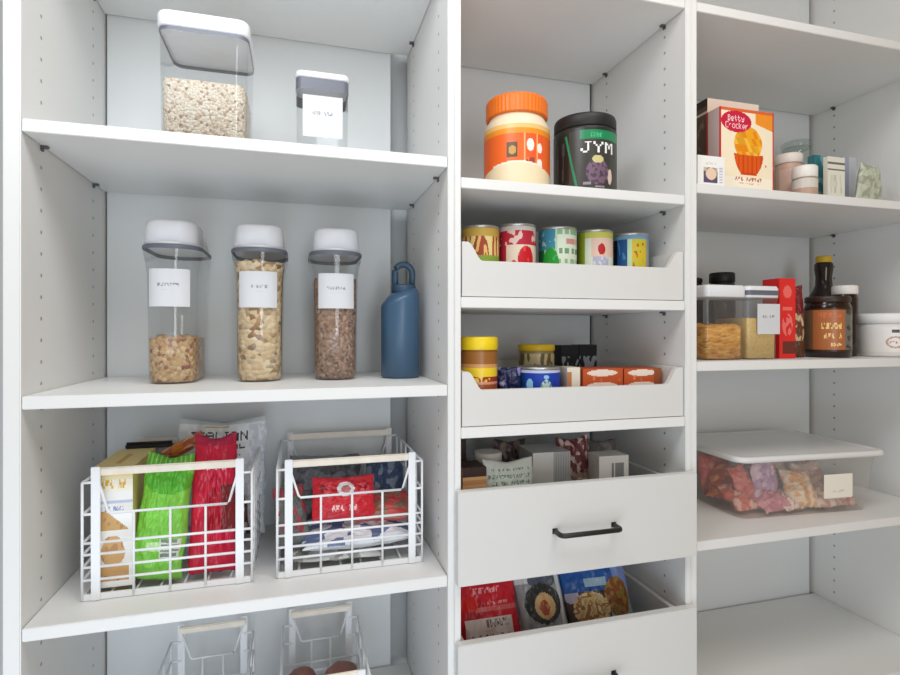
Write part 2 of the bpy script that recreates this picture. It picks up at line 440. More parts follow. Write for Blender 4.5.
# blue bottle with a loop cap
bt = thing('water_bottle', 'dark blue metal water bottle with carry loop on second left shelf', 'bottle', (.222, 1.198, H-.1008))
b = MB(); r = .0425
rings = []; seg = 40
for (f, zl, zr) in ((.93,.0005,.0005),(1,.004,.004),(1,.155,.183),(.985,.160,.188),(.93,.166,.193),(.80,.176,.198),(.62,.186,.201)):
    ring = []
    for i in range(seg):
        a = 2*math.pi*i/seg; cx = (1-f)*.016
        xx = r*f*math.cos(a); k = (math.cos(a)+1)/2
        ring.append(b.bm.verts.new((xx+cx, r*f*math.sin(a), zl*(1-k)+zr*k)))
    rings.append(ring)
for A, B in zip(rings, rings[1:]):
    for i in range(seg): b.face([A[i], A[(i+1)%seg], B[(i+1)%seg], B[i]], WHITE, smooth=True)
b.face(list(reversed(rings[0])), WHITE); b.face(rings[-1], WHITE)
b.build('bottle_body', 'bottle', bt)
l = MB(); l.lathe([(.027,.186),(.027,.203),(.024,.206)], seg=28, cx=.008)
l.build('cap', 'bottlecap', bt)
l = MB()
l.tube([(.008-.0185, 0, .196), (.008-.0195,0,.225)]+[(.008+.0195*math.cos(R(180-a)),0,.232+.020*math.sin(R(a))) for a in range(0,181,15)]+[(.008+.0195,0,.225),(.008+.0185,0,.196)], .0072, seg=8)
l.build('carry_loop', 'bottlecap', bt)

# ------------------------------------------------------------------ wire baskets
def wire_basket(loc, w, d, h, label, inset=.021, woodbar=True, nvert=3, rim=.205, dip=.15, rows=(.10,.08,.058,.036)):
    t = thing('wire_basket', label, 'basket', loc, 0, 'white wire baskets')
    f = MB(); wr = .0024; X, Y = w/2, d/2
    # bottom band and flat corner posts
    for (x0,x1,y0,y1) in ((-X,X,-Y,-Y+.004),(-X,X,Y-.004,Y),(-X,-X+.004,-Y+.004,Y-.004),(X-.004,X,-Y+.004,Y-.004)):
        f.box(x0,x1,y0,y1,.0005,.011,WHITE)
    for sx in (-1,1):
        for sy in (-1,1):
            xc = sx*(X-inset)
            ya, yb = sorted((sy*Y, sy*(Y+.0035)))
            f.box(xc-.0072, xc+.0072, ya, yb, .0005, h, WHITE, bevel=.001)
    f.build('frame', 'wire', t)
    m = MB()
    for z in (*rows, rim):
        for sx in (-1,1):
            m.tube([(sx*X, -Y, z), (sx*X, Y, z)], wr)
        for sy in (-1,1):
            if z == rim:
                for sx in (-1,1): m.tube([(sx*X, sy*Y, z), (sx*(X-inset), sy*Y, z)], wr)
            else: m.tube([(-X, sy*Y, z), (X, sy*Y, z)], wr)
    for sx in (-1,1): m.tube([(sx*X, -Y, dip), (sx*X, Y, dip)], wr)
    for sy in (-1,1):
        xa = X-inset
        m.tube([(-xa, sy*Y, h-.012), (-xa+.018, sy*Y, dip+.004), (-xa+.022, sy*Y, dip), (xa-.022, sy*Y, dip), (xa-.018, sy*Y, dip+.004), (xa, sy*Y, h-.012)], wr)
        for sx in (-1,1):
            m.tube([(sx*X, sy*Y, dip), (sx*(X-inset), sy*Y, dip)], wr)
            m.tube([(sx*X, sy*Y, 0.002), (sx*X, sy*Y, rim)], wr)
        for k in range(nvert):
            x = -xa+2*xa*(k+1)/(nvert+1)
            m.tube([(x, sy*Y, .004), (x, sy*Y, dip)], wr)
    ny = max(3, int(d/.055))
    for sx in (-1,1):
        for k in range(1, ny):
            y = -Y+d*k/ny; m.tube([(sx*X, y, .004), (sx*X, y, rim)], wr)
    nb = 7
    for k in range(1, nb):
        x = -X+w*k/nb; m.tube([(x,-Y+.003,.0035),(x,Y-.003,.0035)], wr)
    m.build('wire_mesh', 'wire', t)
    for sy in (-1,1):
        hb = MB(); ya, yb = sorted((sy*(Y-.008), sy*(Y-.0005)))
        hb.box(-(X-inset)-.004, (X-inset)+.004, ya, yb, h-.017, h-.003, WHITE, bevel=.002)
        o = hb.build('handle', 'wood', t); o['label'] = 'pale wooden handle bar'
    return t
zb = H-.466
B1 = (-.219, 1.215, zb); B2 = (.104, 1.218, zb)
wire_basket(B1, .276, .28, .232, 'white wire basket with green and red bags, third left shelf', nvert=3)
wire_basket(B2, .280, .285, .224, 'white wire basket with a red packet, beside the middle bay', nvert=3)
zb4 = H-.8555
wire_basket((-.176,1.148,zb4), .166, .262,.226, 'narrow white wire basket, left of the two on the lowest left shelf', inset=.020, nvert=2, rim=.19)
wire_basket((.053,1.151,zb4), .166, .262,.226, 'narrow white wire basket holding brown potatoes on the lowest left shelf', inset=.020, nvert=2, rim=.19)

# ------------------------------------------------------------------ packets, cartons, jars
def pillow(name, label, cat, loc, rot, w, h, t, paint, seed, back=None, crink=.004, mat='film', group=None, nu=64, nv=72, taper=0, kind=None):
    """a filled bag: width on X, height on Z, thickness on Y, printed face at -Y"""
    b = MB()
    def shape(u, v, side):
        x = 2*u-1; y = 2*v-1
        th = (max(0, 1-abs(x)**2.6)**.62)*(max(0, 1-abs(y)**3.2)**.55)
        k = 1-taper*v
        edge = 1 - .05*(1-abs(x))*(abs(y)**6)
        px = x*w/2*k*(1-.06*(1-abs(y)**3)*0)
        ns = Vector((x*2.3+seed*3.1, y*2.7+side*5, seed))
        cr = noise.noise(ns*1.6)*crink+noise.noise(ns*4.2)*crink*.55+noise.noise(ns*9)*crink*.25
        wave = noise.noise(Vector((x*2+seed, y*2, 7.7)))*crink*.8
        jag = .0012*math.sin(u*180) if v in (0,1) else 0
        return (px+noise.noise(Vector((y*2.1, seed, x)))*crink*.8, side*(th*t/2+cr*(.25+th)*.9*(1 if th > .02 else 0))+wave, v*h*edge+jag)
    b.grid(lambda u, v: shape(u, v, -1), nu, nv, paint)
    b.grid(lambda u, v: shape(u, v, 1), nu//2, nv//2, back or paint(.06,.93), flip=True)
    o = b.build(name, mat); o.location = loc; o.rotation_euler = rot
    return tag(o, label, cat, group, kind)
def carton(name, label, cat, loc, rz, w, d, h, base, front=None, leftp=None, top=None, n=(64,80), group=None, mat='printed', rx=0):
    b = MB(); p = {}
    if front: p['front'] = front
    if leftp: p['left'] = leftp
    if top: p['top'] = top
    b.box(-w/2, w/2, 0, d, 0, h, base, paint=p, n=n)
    o = b.build(name, mat); o.location = loc; o.rotation_euler = (rx,0,rz)
    return tag(o, label, cat, group)
def ang(x, y): return math.atan2(-y, -x)
def can(label, x, y, z, r, h, paint, cat='can', name='food_can', group=None, lidcol=None, tin='metalcan'):
    t = thing(name, label, cat, (x,y,z), 0, group)
    b = MB()
    b.lathe([(r-.002,.0004),(r,.002),(r,.004),(r-.0012,.005),(r-.0012,h-.005),(r,h-.004),(r,h-.001),(r-.002,h),(r-.003,h-.003)], seg=48)
    b.build('can_body', tin, t)
    s = MB(); s.wrap(r-.0004, .006, h-.006, ang(x,y), paint, nu=220, nv=60); s.build('paper_label', 'printed', t)
    return t

# --- basket one
def p_box(u, v):
    if v > .93: return (240,214,140)
    if v > .80:
        if scrib(u, v, .25,.85,.83,.90,6,2): return (226,178,40)
        return (238,226,190) if v > .9 else (246,240,222)
    if .70 < v < .73: return (196,206,232)
    if scrib(u, v, .2,.8,.64,.67,9,5): return (150,160,200)
    x = (v-.48)/.16
    if 0 < x < 1 and .12+.1*x < u < .78-.55*x+.12: return (206,164,104) if nz(u*20,v*30,0) > .3 else (186,138,84)
    if ell(u, v, .52,.30,.30,.13) and v < .30+.28*(1-abs(u-.52)/.3): return (212,168,112) if nz(u*16,v*24,3) > .3 else (190,142,92)
    if inr(u, v, .15,.9,.05,.17): return (204,158,102) if nz(u*14,v*30,5) > .25 else (170,120,76)
    return (244,243,240)
def p_boxtop(u, v):
    return (226,176,84) if .42 < u < .58 and .2 < v < .7 else (246,220,146)
carton('cracker_box', 'white and yellow cracker box with chip pictures in left wire basket', 'box', (-.3165,1.092,zb+.0125), 0, .066, .165, .212, (240,214,140), p_box, lambda u,v:(238,226,196), p_boxtop)
def p_green(u, v):
    if v > .9: return (96,178,58) if int(u*30) % 3 else (150,214,90)
    if inr(u, v, .55,.92,.16,.34):
        return (136,142,134) if int(v*55) % 2 and .58 < u < .86+.05*h2(int(v*55),3) else (222,232,216)
    if inr(u, v, .28,.6,.24,.31): return (206,236,184)
    if ell(u, v, .55,.78,.5,.1): return (92,182,52)
    return (132,208,76)
pillow('snack_bag', 'lime green bag slumped in the left wire basket', 'bag', (-.250,1.106,zb+.013), (R(-4),R(6),R(-3)), .090, .230, .040, p_green, 5, crink=.0065, taper=.12, group='snack bags in the left basket')
def p_crim(u, v):
    if v > .92: return (170,24,60)
    if scrib(u, v, .3,.8,.74,.80,5,2): return (246,220,226)
    if ell(u, v, .5,.45,.22,.16): return (176,16,44)
    if inr(u, v, .68,1,.3,.62): return (126,34,36)
    return (206,24,62)
pillow('snack_bag', 'crimson red bag upright in the left wire basket', 'bag', (-.154,1.109,zb+.013), (R(-5),R(1),R(2)), .082, .260, .038, p_crim, 9, crink=.006, taper=.1, group='snack bags in the left basket')
def p_ital(u, v):
    if text(u, v, .16,.80,.80,.895, 'ITALIAN'): return (40,46,60)
    if scrib(u, v, .40,.78,.72,.775,5,3): return (50,56,70)
    if scrib(u, v, .40,.74,.675,.70,9,4): return (120,124,134)
    if v > .965: return (206,212,214)
    if .935 < v < .95 and .3 < u < .6: return (216,196,90)
    if u > .82: return (214,220,228) if noise.noise(Vector((u*22,v*16,1))) > 0 else (236,240,244)
    if v < .45: return (206,204,200) if noise.noise(Vector((u*9,v*9,4))) > 0 else (120,52,52)
    return (238,241,243)
pillow('snack_bag', 'white bag with ITALIAN lettering standing at the back of left basket', 'bag', (-.160,1.305,zb+.013), (R(-2),0,R(-3)), .18, .262, .045, p_ital, 4, crink=.007, group='snack bags in the left basket')
pillow('snack_bag', 'pale blue packet squeezed between the green and crimson bags', 'bag', (-.187,1.195,zb+.013), (R(3),0,0), .075, .205, .03, lambda u,v:(206,216,232) if nz(u*9,v*14,0) > .25 else (150,170,206), 6, group='snack bags in the left basket')
pillow('snack_bar', 'orange and brown wrapped bar leaning over the green bag', 'bar', (-.262,1.225,zb+.210), (R(12),R(62),R(-12)), .026, .105, .018, lambda u,v:(214,122,52) if .3 < v < .55 else ((178,100,66) if nz(u*6,v*12,0) > .4 else (226,160,120)), 8, crink=.003, nu=24, nv=40)
b = MB(); b.box(-.045,.045,-.004,.004,0,.009,(30,32,36), bevel=.002); b.tube([(-.043,-.001,.011),(.043,-.001,.011)], .003, (30,32,36))
o = b.build('bag_clip', 'blackplastic', loc=(-.30,1.278,zb+.221)); tag(o, 'black bag clip behind the cracker box in left basket', 'clip')
pillow('snack_bag', 'small dull brown packet behind the cracker box, under the black clip', 'bag', (-.305,1.295,zb+.013), (0,0,R(4)), .09, .214, .03, lambda u,v:(150,150,146) if v > .85 else (124,110,96), 15, group='snack bags in the left basket')

# --- basket two
def p_red(u, v):
    if ell(u, v, .52,.68,.13,.17): return (240,236,236) if not ell(u, v, .52,.68,.07,.09) else (204,120,120)
    if inr(u, v, .12,.3,.5,.8) or inr(u, v, .74,.9,.5,.8): return (232,70,84) if nz(u*20,v*16,0) > .4 else (150,24,36)
    if scrib(u, v, .3,.7,.18,.32,6,2): return (240,200,200)
    return (206,32,48)
pillow('red_packet', 'glossy red packet with white roundel in right wire basket', 'packet', (.092,1.115,zb+.088), (R(-18),R(1),R(2)), .125, .085, .03, p_red, 3, crink=.004)
def p_foil(c1, c2, sd):
    return lambda u, v: c1 if noise.noise(Vector((u*5+sd, v*5, sd))) > -.08 else c2
G2 = 'packets piled in the right basket'
pillow('foil_packet', 'white packet with blue print flat at the front of right basket', 'packet', (.12,1.09,zb+.044), (R(-78),0,R(2)), .22, .10, .04, p_foil((226,230,236),(96,112,150),3), 21, group=G2)
pillow('foil_packet', 'pale grey packet lying at the bottom of right basket', 'packet', (.07,1.09,zb+.019), (R(-86),0,R(-4)), .19, .22, .024, p_foil((206,208,206),(150,150,140),8), 22, group=G2)
pillow('foil_packet', 'brown packet with red print at right of right basket', 'packet', (.168,1.11,zb+.083), (R(-74),0,R(-6)), .12, .10, .03, p_foil((150,104,84),(206,70,70),5), 23, group=G2)
pillow('foil_packet', 'grey foil packet heaped behind the red packet', 'packet', (.066,1.215,zb+.06), (R(-38),R(3),R(5)), .16, .15, .06, p_foil((128,132,138),(96,98,106),6), 24, crink=.009, group=G2)
pillow('foil_packet', 'dark navy packet in the right corner of right basket', 'packet', (.186,1.20,zb+.075), (R(-35),0,R(-10)), .085, .115, .04, p_foil((56,72,104),(120,132,150),9), 25, group=G2)
pillow('foil_packet', 'green grey packet leaning in the left corner of right basket', 'packet', (-.002,1.12,zb+.045), (R(-22),R(-6),R(8)), .06, .115, .035, p_foil((110,116,112),(168,74,84),2), 26, group=G2)

# --- potatoes
def potato(x, y, z, s, seed, label, rz):
    b = MB()
    def fn(u, v):
        a = u*2*math.pi; ph = (v-.5)*math.pi
        p = Vector((math.cos(ph)*math.cos(a), math.cos(ph)*math.sin(a), math.sin(ph)))
        k = 1+.16*noise.noise(p*1.3+Vector((seed,0,0)))+.04*noise.noise(p*4+Vector((seed,3,0)))
        return (p.x*s*1.25*k, p.y*s*k, p.z*s*.9*k)
    b.grid(fn, 28, 18, WHITE, wrap=True)
    o = b.build('potato', 'potato'); o.location = (x,y,z); o.rotation_euler = (.2,.1,rz)
    tag(o, label, 'potato', 'brown potatoes in the narrow basket')
potato(.010,1.185,zb4+.112,.034,1,'brown potato at the left of the narrow basket heap',1.2)
potato(.094,1.180,zb4+.114,.036,2,'larger brown potato on the right of the narrow basket heap',1.7)
potato(.008,1.085,zb4+.044,.034,3,'brown potato low at the front left of the narrow basket',1.5)
potato(.098,1.085,zb4+.044,.034,4,'brown potato low at the front right of the narrow basket',1.6)
potato(.008,1.190,zb4+.044,.034,5,'brown potato under the left end of the heap in narrow basket',1.4)
potato(.098,1.190,zb4+.044,.034,6,'brown potato under the right end of the heap in narrow basket',1.7)

# --- middle bay, upper shelf: tubs
zA = H+.2995
zA += .0; x, y = .4745, 1.132; fa = ang(x, y)
t = thing('protein_tub', 'cream tub with orange lid and orange label on upper middle shelf', 'tub', (x,y,zA), 0, 'powder tubs')
b = MB(); r = .073
b.lathe([(r-.006,.0005),(r,.006),(r,.147),(r-.002,.152),(r-.010,.166),(r-.012,.174)], (240,222,190), seg=64)
b.build('tub_body', 'plastic', t)
def p_otub(u, v):
    k = u-.5
    low = .27+.10*math.cos(k*9)
    if v < low: return (240,222,186)
    if v < low+.03 and abs(k) < .12: return (244,234,214)
    if v > .93: return (240,196,120)
    if v > .84: return (238,150,40)
    if inr(u, v, .455,.505,.46,.70): return (96,74,44) if not ell(u, v, .48,.57,.018,.07) else (200,150,70)
    if inr(u, v, .535,.64,.22,.84):
        if ell(u, v, .565,.66,.018,.1) or ell(u, v, .615,.62,.015,.08) or ell(u,v,.615,.36,.016,.09): return (250,240,226)
        if inr(u, v, .545,.59,.26,.46): return (170,72,60) if nz(u*120,v*14,0) > .45 else (236,120,70)
        if min(abs(u-.535), abs(u-.6)) < .004: return (250,180,120)
        return (238,96,44)
    return (240,104,36)
s = MB(); s.wrap(r+.0006, .010, .142, fa, p_otub, nu=300, nv=70); s.build('printed_label', 'film', t)['label'] = 'orange printed label'
l = MB(); seg = 96
prof = [(.0665,.171),(.068,.173),(.068,.206),(.066,.211),(.060,.214)]
for j, (rr, zz) in enumerate(prof): pass
rings = [[l.bm.verts.new(((rr+(.0008 if (k%2 and .172<zz<.207) else 0))*math.cos(2*math.pi*k/seg), (rr+(.0008 if (k%2 and .172<zz<.207) else 0))*math.sin(2*math.pi*k/seg), zz)) for k in range(seg)] for rr, zz in prof]
for A, B in zip(rings, rings[1:]):
    for k in range(seg): l.face([A[k],A[(k+1)%seg],B[(k+1)%seg],B[k]], (240,120,30))
l.face(rings[-1], (240,120,30)); l.face(list(reversed(rings[0])), (240,120,30))
l.build('lid', 'plastic', t)['label'] = 'ribbed orange lid'

x, y = .6395, 1.122; fa = ang(x, y)
t = thing('supplement_tub', 'black tub with green banded label beside the orange-lidded tub', 'tub', (x,y,zA), 0, 'powder tubs')
b = MB(); r = .0705
b.lathe([(r-.005,.0005),(r,.005),(r,.150),(r-.003,.154)], (40,42,40), seg=64); b.build('tub_body', 'blackplastic', t)
def p_dtub(u, v):
    if v > .955: return (36,40,38)
    if v > .82 and u > .475: return (70,190,130) if scrib(u, v, .53,.60,.85,.92,7,1) else (26,132,84)
    if abs((u-.43)-(.5-v)*.07) < .006 and v < .9: return (40,136,92)
    if u < .42: return (66,72,70) if scrib(u, v, .33,.40,.2,.8,3,5) else (30,32,31)
    if text(u, v, .480,.655,.60,.775, 'JYM'): return (240,240,240)
    if ell(u, v, .565,.50,.03,.06): return (206,196,140)
    if ell(u, v, .565,.30,.06,.20):
        return (116,92,112) if nz(u*110,v*26,0) > .4 else (78,62,76)
    if ell(u, v, .635,.24,.015,.12): return (214,190,180)
    if inr(u, v, .49,.53,.1,.14) or inr(u, v, .55,.60,.06,.09): return (150,140,150)
    return (58,57,52)
s = MB(); s.wrap(r+.0005, .008, .148, fa, p_dtub, nu=340, nv=70); s.build('printed_label', 'film', t)['label'] = 'dark label with green band and white letters'
l = MB(); l.lathe([(.068,.154),(.070,.156),(.070,.177),(.068,.182),(.062,.1845)], (36,34,33), seg=64); l.build('lid', 'blackplastic', t)

# --- upper tray: five cans
zT = H+.0785
GC = 'food cans in the upper tray'
def c1(u, v):
    if v > .86: return (206,170,80)
    if v > .56: return [(206,92,44),(236,196,120),(170,70,40),(240,220,150),(220,120,60)][int(nz(u*34,v*3,1)*5)]
    if v > .46: return (140,170,60)
    if v > .40: return (236,226,160)
    return (238,222,214) if nz(u*40,v*20,0) > .3 else (226,150,150)
def c2(u, v):
    if v > .93: return (214,206,196)
    if v > .72: return (196,44,66) if nz(u*40,v*14,2) > .35 else (238,206,196)
    if ell(u, v, .58,.50,.075,.20): return (210,24,40) if nz(u*50,v*20,2) > .2 else (232,80,80)
    if ell(u, v, .47,.32,.04,.16) or ell(u, v, .545,.30,.03,.16): return (206,72,56)
    if u < .40: return (190,40,66)
    return (238,220,200)
def c3(u, v):
    if ell(u, v, .44,.42,.075,.30): return (40,160,56) if nz(u*60,v*24,2) > .2 else (76,190,84)
    if v > .68 and u < .48: return (72,150,180) if nz(u*50,v*20,2) > .3 else (170,214,206)
    if u < .38: return (30,110,60)
    if u > .50:
        k = int(v*13)
        if k % 2 == 0 and h2(int(u*70),k) > .25: return [(150,190,150),(214,150,140),(120,160,120)][k % 3]
        return (226,238,218)
    return (190,226,190)
def c4(u, v):
    if u < .41: return (150,168,44)
    if v > .9: return (206,206,100)
    if ell(u, v, .56,.72,.035,.09): return (196,40,44)
    if v > .60 and u > .47: return (240,206,190)
    if .38 < v < .60 and .48 < u < .63: return (190,192,214) if nz(u*60,v*20,0) > .4 else (226,226,236)
    return (234,240,222)
def c5(u, v):
    if v > .93: return (120,160,190)
    if u < .375: return (16,24,48)
    if u < .475: return (30,86,146) if nz(u*60,v*10,0) > .35 else (70,130,180)
    if u < .515: return (196,226,180)
    if v > .40 and u < .66:
        if v > .86 or inr(u, v, .53,.63,.74,.80) or inr(u, v, .53,.62,.5,.56): return (206,196,60)
        return (220,190,40) if nz(u*60,v*14,0) > .42 else (190,96,30)
    return (150,160,160)
for lab, x, y, h, p in (
    ('can with gold and green label, first in the upper tray', .3795, 1.105, .145, c1),
    ('can with red and cream label, second from left in upper tray', .4645, 1.105, .153, c2),
    ('can with a green blob on its label, middle of upper tray', .5640, 1.11, .152, c3),
    ('can with white label and lime edge, fourth in upper tray', .6585, 1.11, .151, c4),
    ('dark blue and yellow can, rightmost in upper tray', .7490, 1.105, .147, c5)):
    can(lab, x, y, zT, .0425 if 'green blob' in lab else .0405, h, p, group=GC)

# --- lower tray
zT2 = H-.1750
def jar(label, name, x, y, z, r, h, lidh, lidcol, bodycol, paint=None, lidmat='plastic', bodymat='plastic', group=None, lz=(.08,.8), cat='jar', neck=.9):
    t = thing(name, label, cat, (x,y,z), 0, group)
    b = MB(); hb = h-lidh
    b.lathe([(r*.9,.0005),(r,.006),(r,hb-.014),(r*.96,hb-.006),(r*neck,hb-.001),(r*neck,hb+.002)], bodycol, seg=48); b.build('jar_body', bodymat, t)
    l = MB(); lr = r*neck+.003
    l.lathe([(lr-.001,hb),(lr,hb+.0015),(lr,h-.003),(lr-.003,h)], lidcol, seg=48); l.build('lid', lidmat, t)
    if paint:
        s = MB(); s.wrap(r+.0004, h*lz[0], h*lz[1], ang(x,y), paint, nu=180, nv=50); s.build('printed_label', 'film', t)
    return t
def p_yel(u, v):
    if v > .80: return (150,96,40)
    if v > .74: return (206,150,90)
    if v > .60: return (236,204,40)
    if v > .52: return (236,196,60) if abs(u-.5) < .1 and nz(u*70,v*40,0) > .5 else (150,50,30)
    if v > .47: return (214,150,120)
    if .33 < v < .40: return (240,190,60)
    return (160,80,36)
jar('tall jar with yellow lid and brown contents, left in lower tray', 'spread_jar', .3635, 1.068, zT2, .0375, .1655, .027, (240,208,30), (160,96,44), p_yel, lz=(.05,.82), group='yellow lidded jars in the lower tray', neck=.97)
def p_yel2(u, v): return (226,206,160) if nz(u*46,v*7,3) > .5 else (120,110,60)
jar('short jar with yellow lid standing behind the blue tin', 'spread_jar', .556, 1.205, zT2, .0425, .146, .016, (236,200,40), (170,150,110), p_yel2, lz=(.1,.85), group='yellow lidded jars in the lower tray', neck=.97)
def p_blue(u, v):
    if v > .93: return (190,200,226)
    if ell(u, v, .44,.66,.025,.14): return (150,206,240)
    if ell(u, v, .56,.56,.045,.22): return (196,214,206) if nz(u*90,v*16,0) > .45 else (90,140,170)
    if ell(u, v, .56,.84,.02,.05): return (150,196,236)
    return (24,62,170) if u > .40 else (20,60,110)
can('wide bright blue tin at the front of the lower tray', .5035, 1.082, zT2, .0475, .101, p_blue, name='tin', cat='tin')
pillow('navy_packet', 'navy blue patterned packet left of the bright blue tin', 'packet', (.430,1.075,zT2+.0005), (0,0,R(-18)), .056, .103, .03, lambda u,v:(26,32,76) if nz(u*6,v*9,4) > .3 else ((140,130,180) if nz(u*6,v*9,7) > .5 else (20,60,90)), 3, nu=30, nv=40)
def p_blk(sd):
    return lambda u, v: (150,160,168) if (v < .80 and noise.noise(Vector((u*5+sd, v*9, sd+.4))) > .08) else ((56,62,74) if nz(u*8,v*8,sd) > .86 else (22,24,30))
carton('black_box', 'small black box behind the yellow lidded jar, left of the pair', 'box', (.6630,1.235,zT2+.0005), R(-3), .046, .05, .141, (20,22,28), p_blk(2), group='black boxes at the back of the lower tray')
carton('black_box', 'small black box with pale print, right of the pair at back', 'box', (.7135,1.235,zT2+.0005), R(-3), .048, .05, .142, (20,24,32), p_blk(5), group='black boxes at the back of the lower tray')
carton('cream_box', 'little cream and brown box beside the blue tin', 'box', (.5745,1.055,zT2+.0005), R(-4), .03, .05, .098, (226,214,196), lambda u,v:(190,126,84) if (u < .35 and .1 < v < .9) else (232,224,208), n=(20,30))
def p_org(u, v):
    if ell(u, v, .48,.90,.38,.075): return (240,226,212)
    if ell(u, v, .48,.60,.38,.085): return (238,222,208)
    if nz(u*16,v*7,6) > .8: return (226,130,90)
    return (196,88,44)
carton('snack_box', 'orange box with white curved panels, left of two in lower tray', 'box', (.6445,1.052,zT2+.0005), 0, .098, .07, .0945, (190,84,44), p_org, n=(50,50), group='orange snack boxes in the lower tray')
carton('snack_box', 'orange box with white curved panels, right of two in lower tray', 'box', (.7450,1.052,zT2+.0005), 0, .096, .07, .093, (186,80,44), lambda u,v: p_org(u,v) if u < .8 else (150,84,50), n=(50,50), group='orange snack boxes in the lower tray')

# --- upper drawer
zD = H-.482+.0205
def p_tan(u, v):
    k = int(v*16)
    return [(196,150,104),(214,170,124),(150,92,60),(176,128,84)][int(h2(k,1)*4)] if v < .9 else (52,30,26)
carton('brown_box', 'layered tan and brown box at front left of upper drawer', 'box', (.3450,1.04,zD), 0, .05, .06, .188, (176,136,102), p_tan, n=(16,60), top=lambda u,v:(60,40,34))
carton('brown_box', 'tall dark brown box against the left side of upper drawer', 'box', (.349,1.19,zD), 0, .05, .07, .224, (74,50,42), n=(10,10))
jar('white lidded jar behind the tan box in upper drawer', 'storage_jar', .412, 1.15, zD, .032, .194, .022, (232,226,218), (180,170,160), bodymat='plastic')
def p_txt(u, v):
    if v > .95 or u < .05 or u > .95: return (206,208,200)
    k = int(v*14)
    return (120,140,128) if scrib(u, v, .08,.92,k/14+.012,k/14+.052,14,k) else (204,212,202)
pillow('seasoning_pouch', 'pale green pouch of small print at front of upper drawer', 'pouch', (.4300,1.062,zD+.001), (R(-4),0,0), .112, .194, .028, p_txt, 6, crink=.003)
pillow('snack_packet', 'dark plum and brown packet behind the pale green pouch', 'packet', (.483,1.203,zD+.001), (R(-6),R(3),0), .082, .205, .035, lambda u,v:(84,66,66) if noise.noise(Vector((u*6,v*8,1))) > -.1 else (150,128,116), 7, crink=.007)
carton('grey_container', 'grey plastic container with ribbed side in the middle of upper drawer', 'container', (.5375,1.085,zD), R(-3), .088, .09, .198, (186,184,182), lambda u,v:(206,204,200) if u < .55 else ((170,170,168) if int(u*30)%2 else (150,152,152)), n=(60,6), mat='plastic')
pillow('snack_packet', 'burgundy and tan packet standing highest in upper drawer', 'packet', (.625,1.115,zD+.001), (R(-5),R(-4),R(-8)), .076, .222, .035, lambda u,v:((104,48,52) if v > .62 else (150,128,110)) if noise.noise(Vector((u*8,v*12,3))) > -.12 else (196,170,160), 8, crink=.007)
def p_wh(u, v):
    if inr(u, v, .42,.5,.55,.92) or inr(u, v, .55,.85,.62,.92): return (130,130,132)
    if scrib(u, v, .15,.85,.48,.53,12,4): return (150,150,150)
    return (216,213,208)
carton('white_packet_box', 'white box with grey print at front right of upper drawer', 'box', (.6765,1.06,zD), R(-2), .072, .05, .187, (210,206,200), p_wh, n=(50,70))
pillow('snack_packet', 'dull grey packet lying behind the white box in upper drawer', 'packet', (.705,1.175,zD+.001), (R(-8),R(4),R(-4)), .10, .20, .05, lambda u,v:(134,128,122) if noise.noise(Vector((u*4,v*6,9))) > 0 else (110,104,100), 9, crink=.006)

# --- lower drawer: bags lying flat
zE = H-.80+.0205
def p_redbag(u, v):
    if inr(u, v, .13,.86,.14,.38):
        return (130,120,120) if scrib(u, v, .40,.80,.28,.36,8,3) or scrib(u, v, .2,.8,.19,.22,14,5) else (240,230,224)
    if scrib(u, v, .3,.8,.66,.72,7,1) or scrib(u, v, .5,.85,.52,.56,8,2): return (246,170,170)
    if ell(u, v, .22,.55,.14,.09): return (226,40,36)
    if .45 < v < .5 and u > .3: return (226,110,110)
    return (218,28,50) if noise.noise(Vector((u*3,v*3,2))) > -.2 else (190,22,42)
def p_grybag(u, v):
    if ell(u, v, .52,.42,.24,.15):
        return (226,188,132) if not ell(u, v, .5,.40,.12,.09) else ((176,84,48) if nz(u*24,v*24,0) > .3 else (210,150,100))
    if ell(u, v, .5,.45,.40,.23): return (52,56,52)
    if ell(u, v, .55,.72,.3,.12): return (90,96,110)
    if u > .86: return (226,228,232)
    return (222,224,226) if v > .68 else (160,166,168)
def p_blubag(u, v):
    if ell(u, v, .34,.30,.26,.20):
        return [(206,168,110),(226,196,140),(170,120,64),(236,214,170)][int(nz(u*22,v*26,2)*4)]
    if ell(u, v, .76,.40,.2,.24): return [(120,132,50),(170,130,56),(150,80,36),(96,120,60)][int(nz(u*22,v*26,7)*4)]
    if .56 < v < .66 and .3 < u < .62: return (170,200,220)
    if v > .5: return (34,92,168) if u < .72 else (130,146,204)
    if ell(u, v, .1,.46,.09,.08): return (190,186,210)
    return (70,56,50) if u < .6 else (150,190,170)
def heap(x, y, name, lab, w, h, t, rx, rz, p, sd):
    pillow(name, lab, 'bag', (x, y, H-.777), (R(rx),0,R(rz)), w, h, t, lambda u, v: p(u, .15+(v-.48)/.46*.70), sd, crink=.005, group='bags lying in the lower drawer', nu=80, nv=90)
heap(.398, 1.036, 'food_bag', 'red bag with white panel lying in lower drawer', .146, .275, .045, -28, 0, p_redbag, 31)
heap(.526, 1.036, 'food_bag', 'grey bag with a stuffed taco picture in lower drawer', .108, .275, .04, -28, -2, p_grybag, 32)
heap(.668, 1.038, 'food_bag', 'blue bag with tan and green food picture in lower drawer', .166, .275, .045, -28, -2, p_blubag, 33)

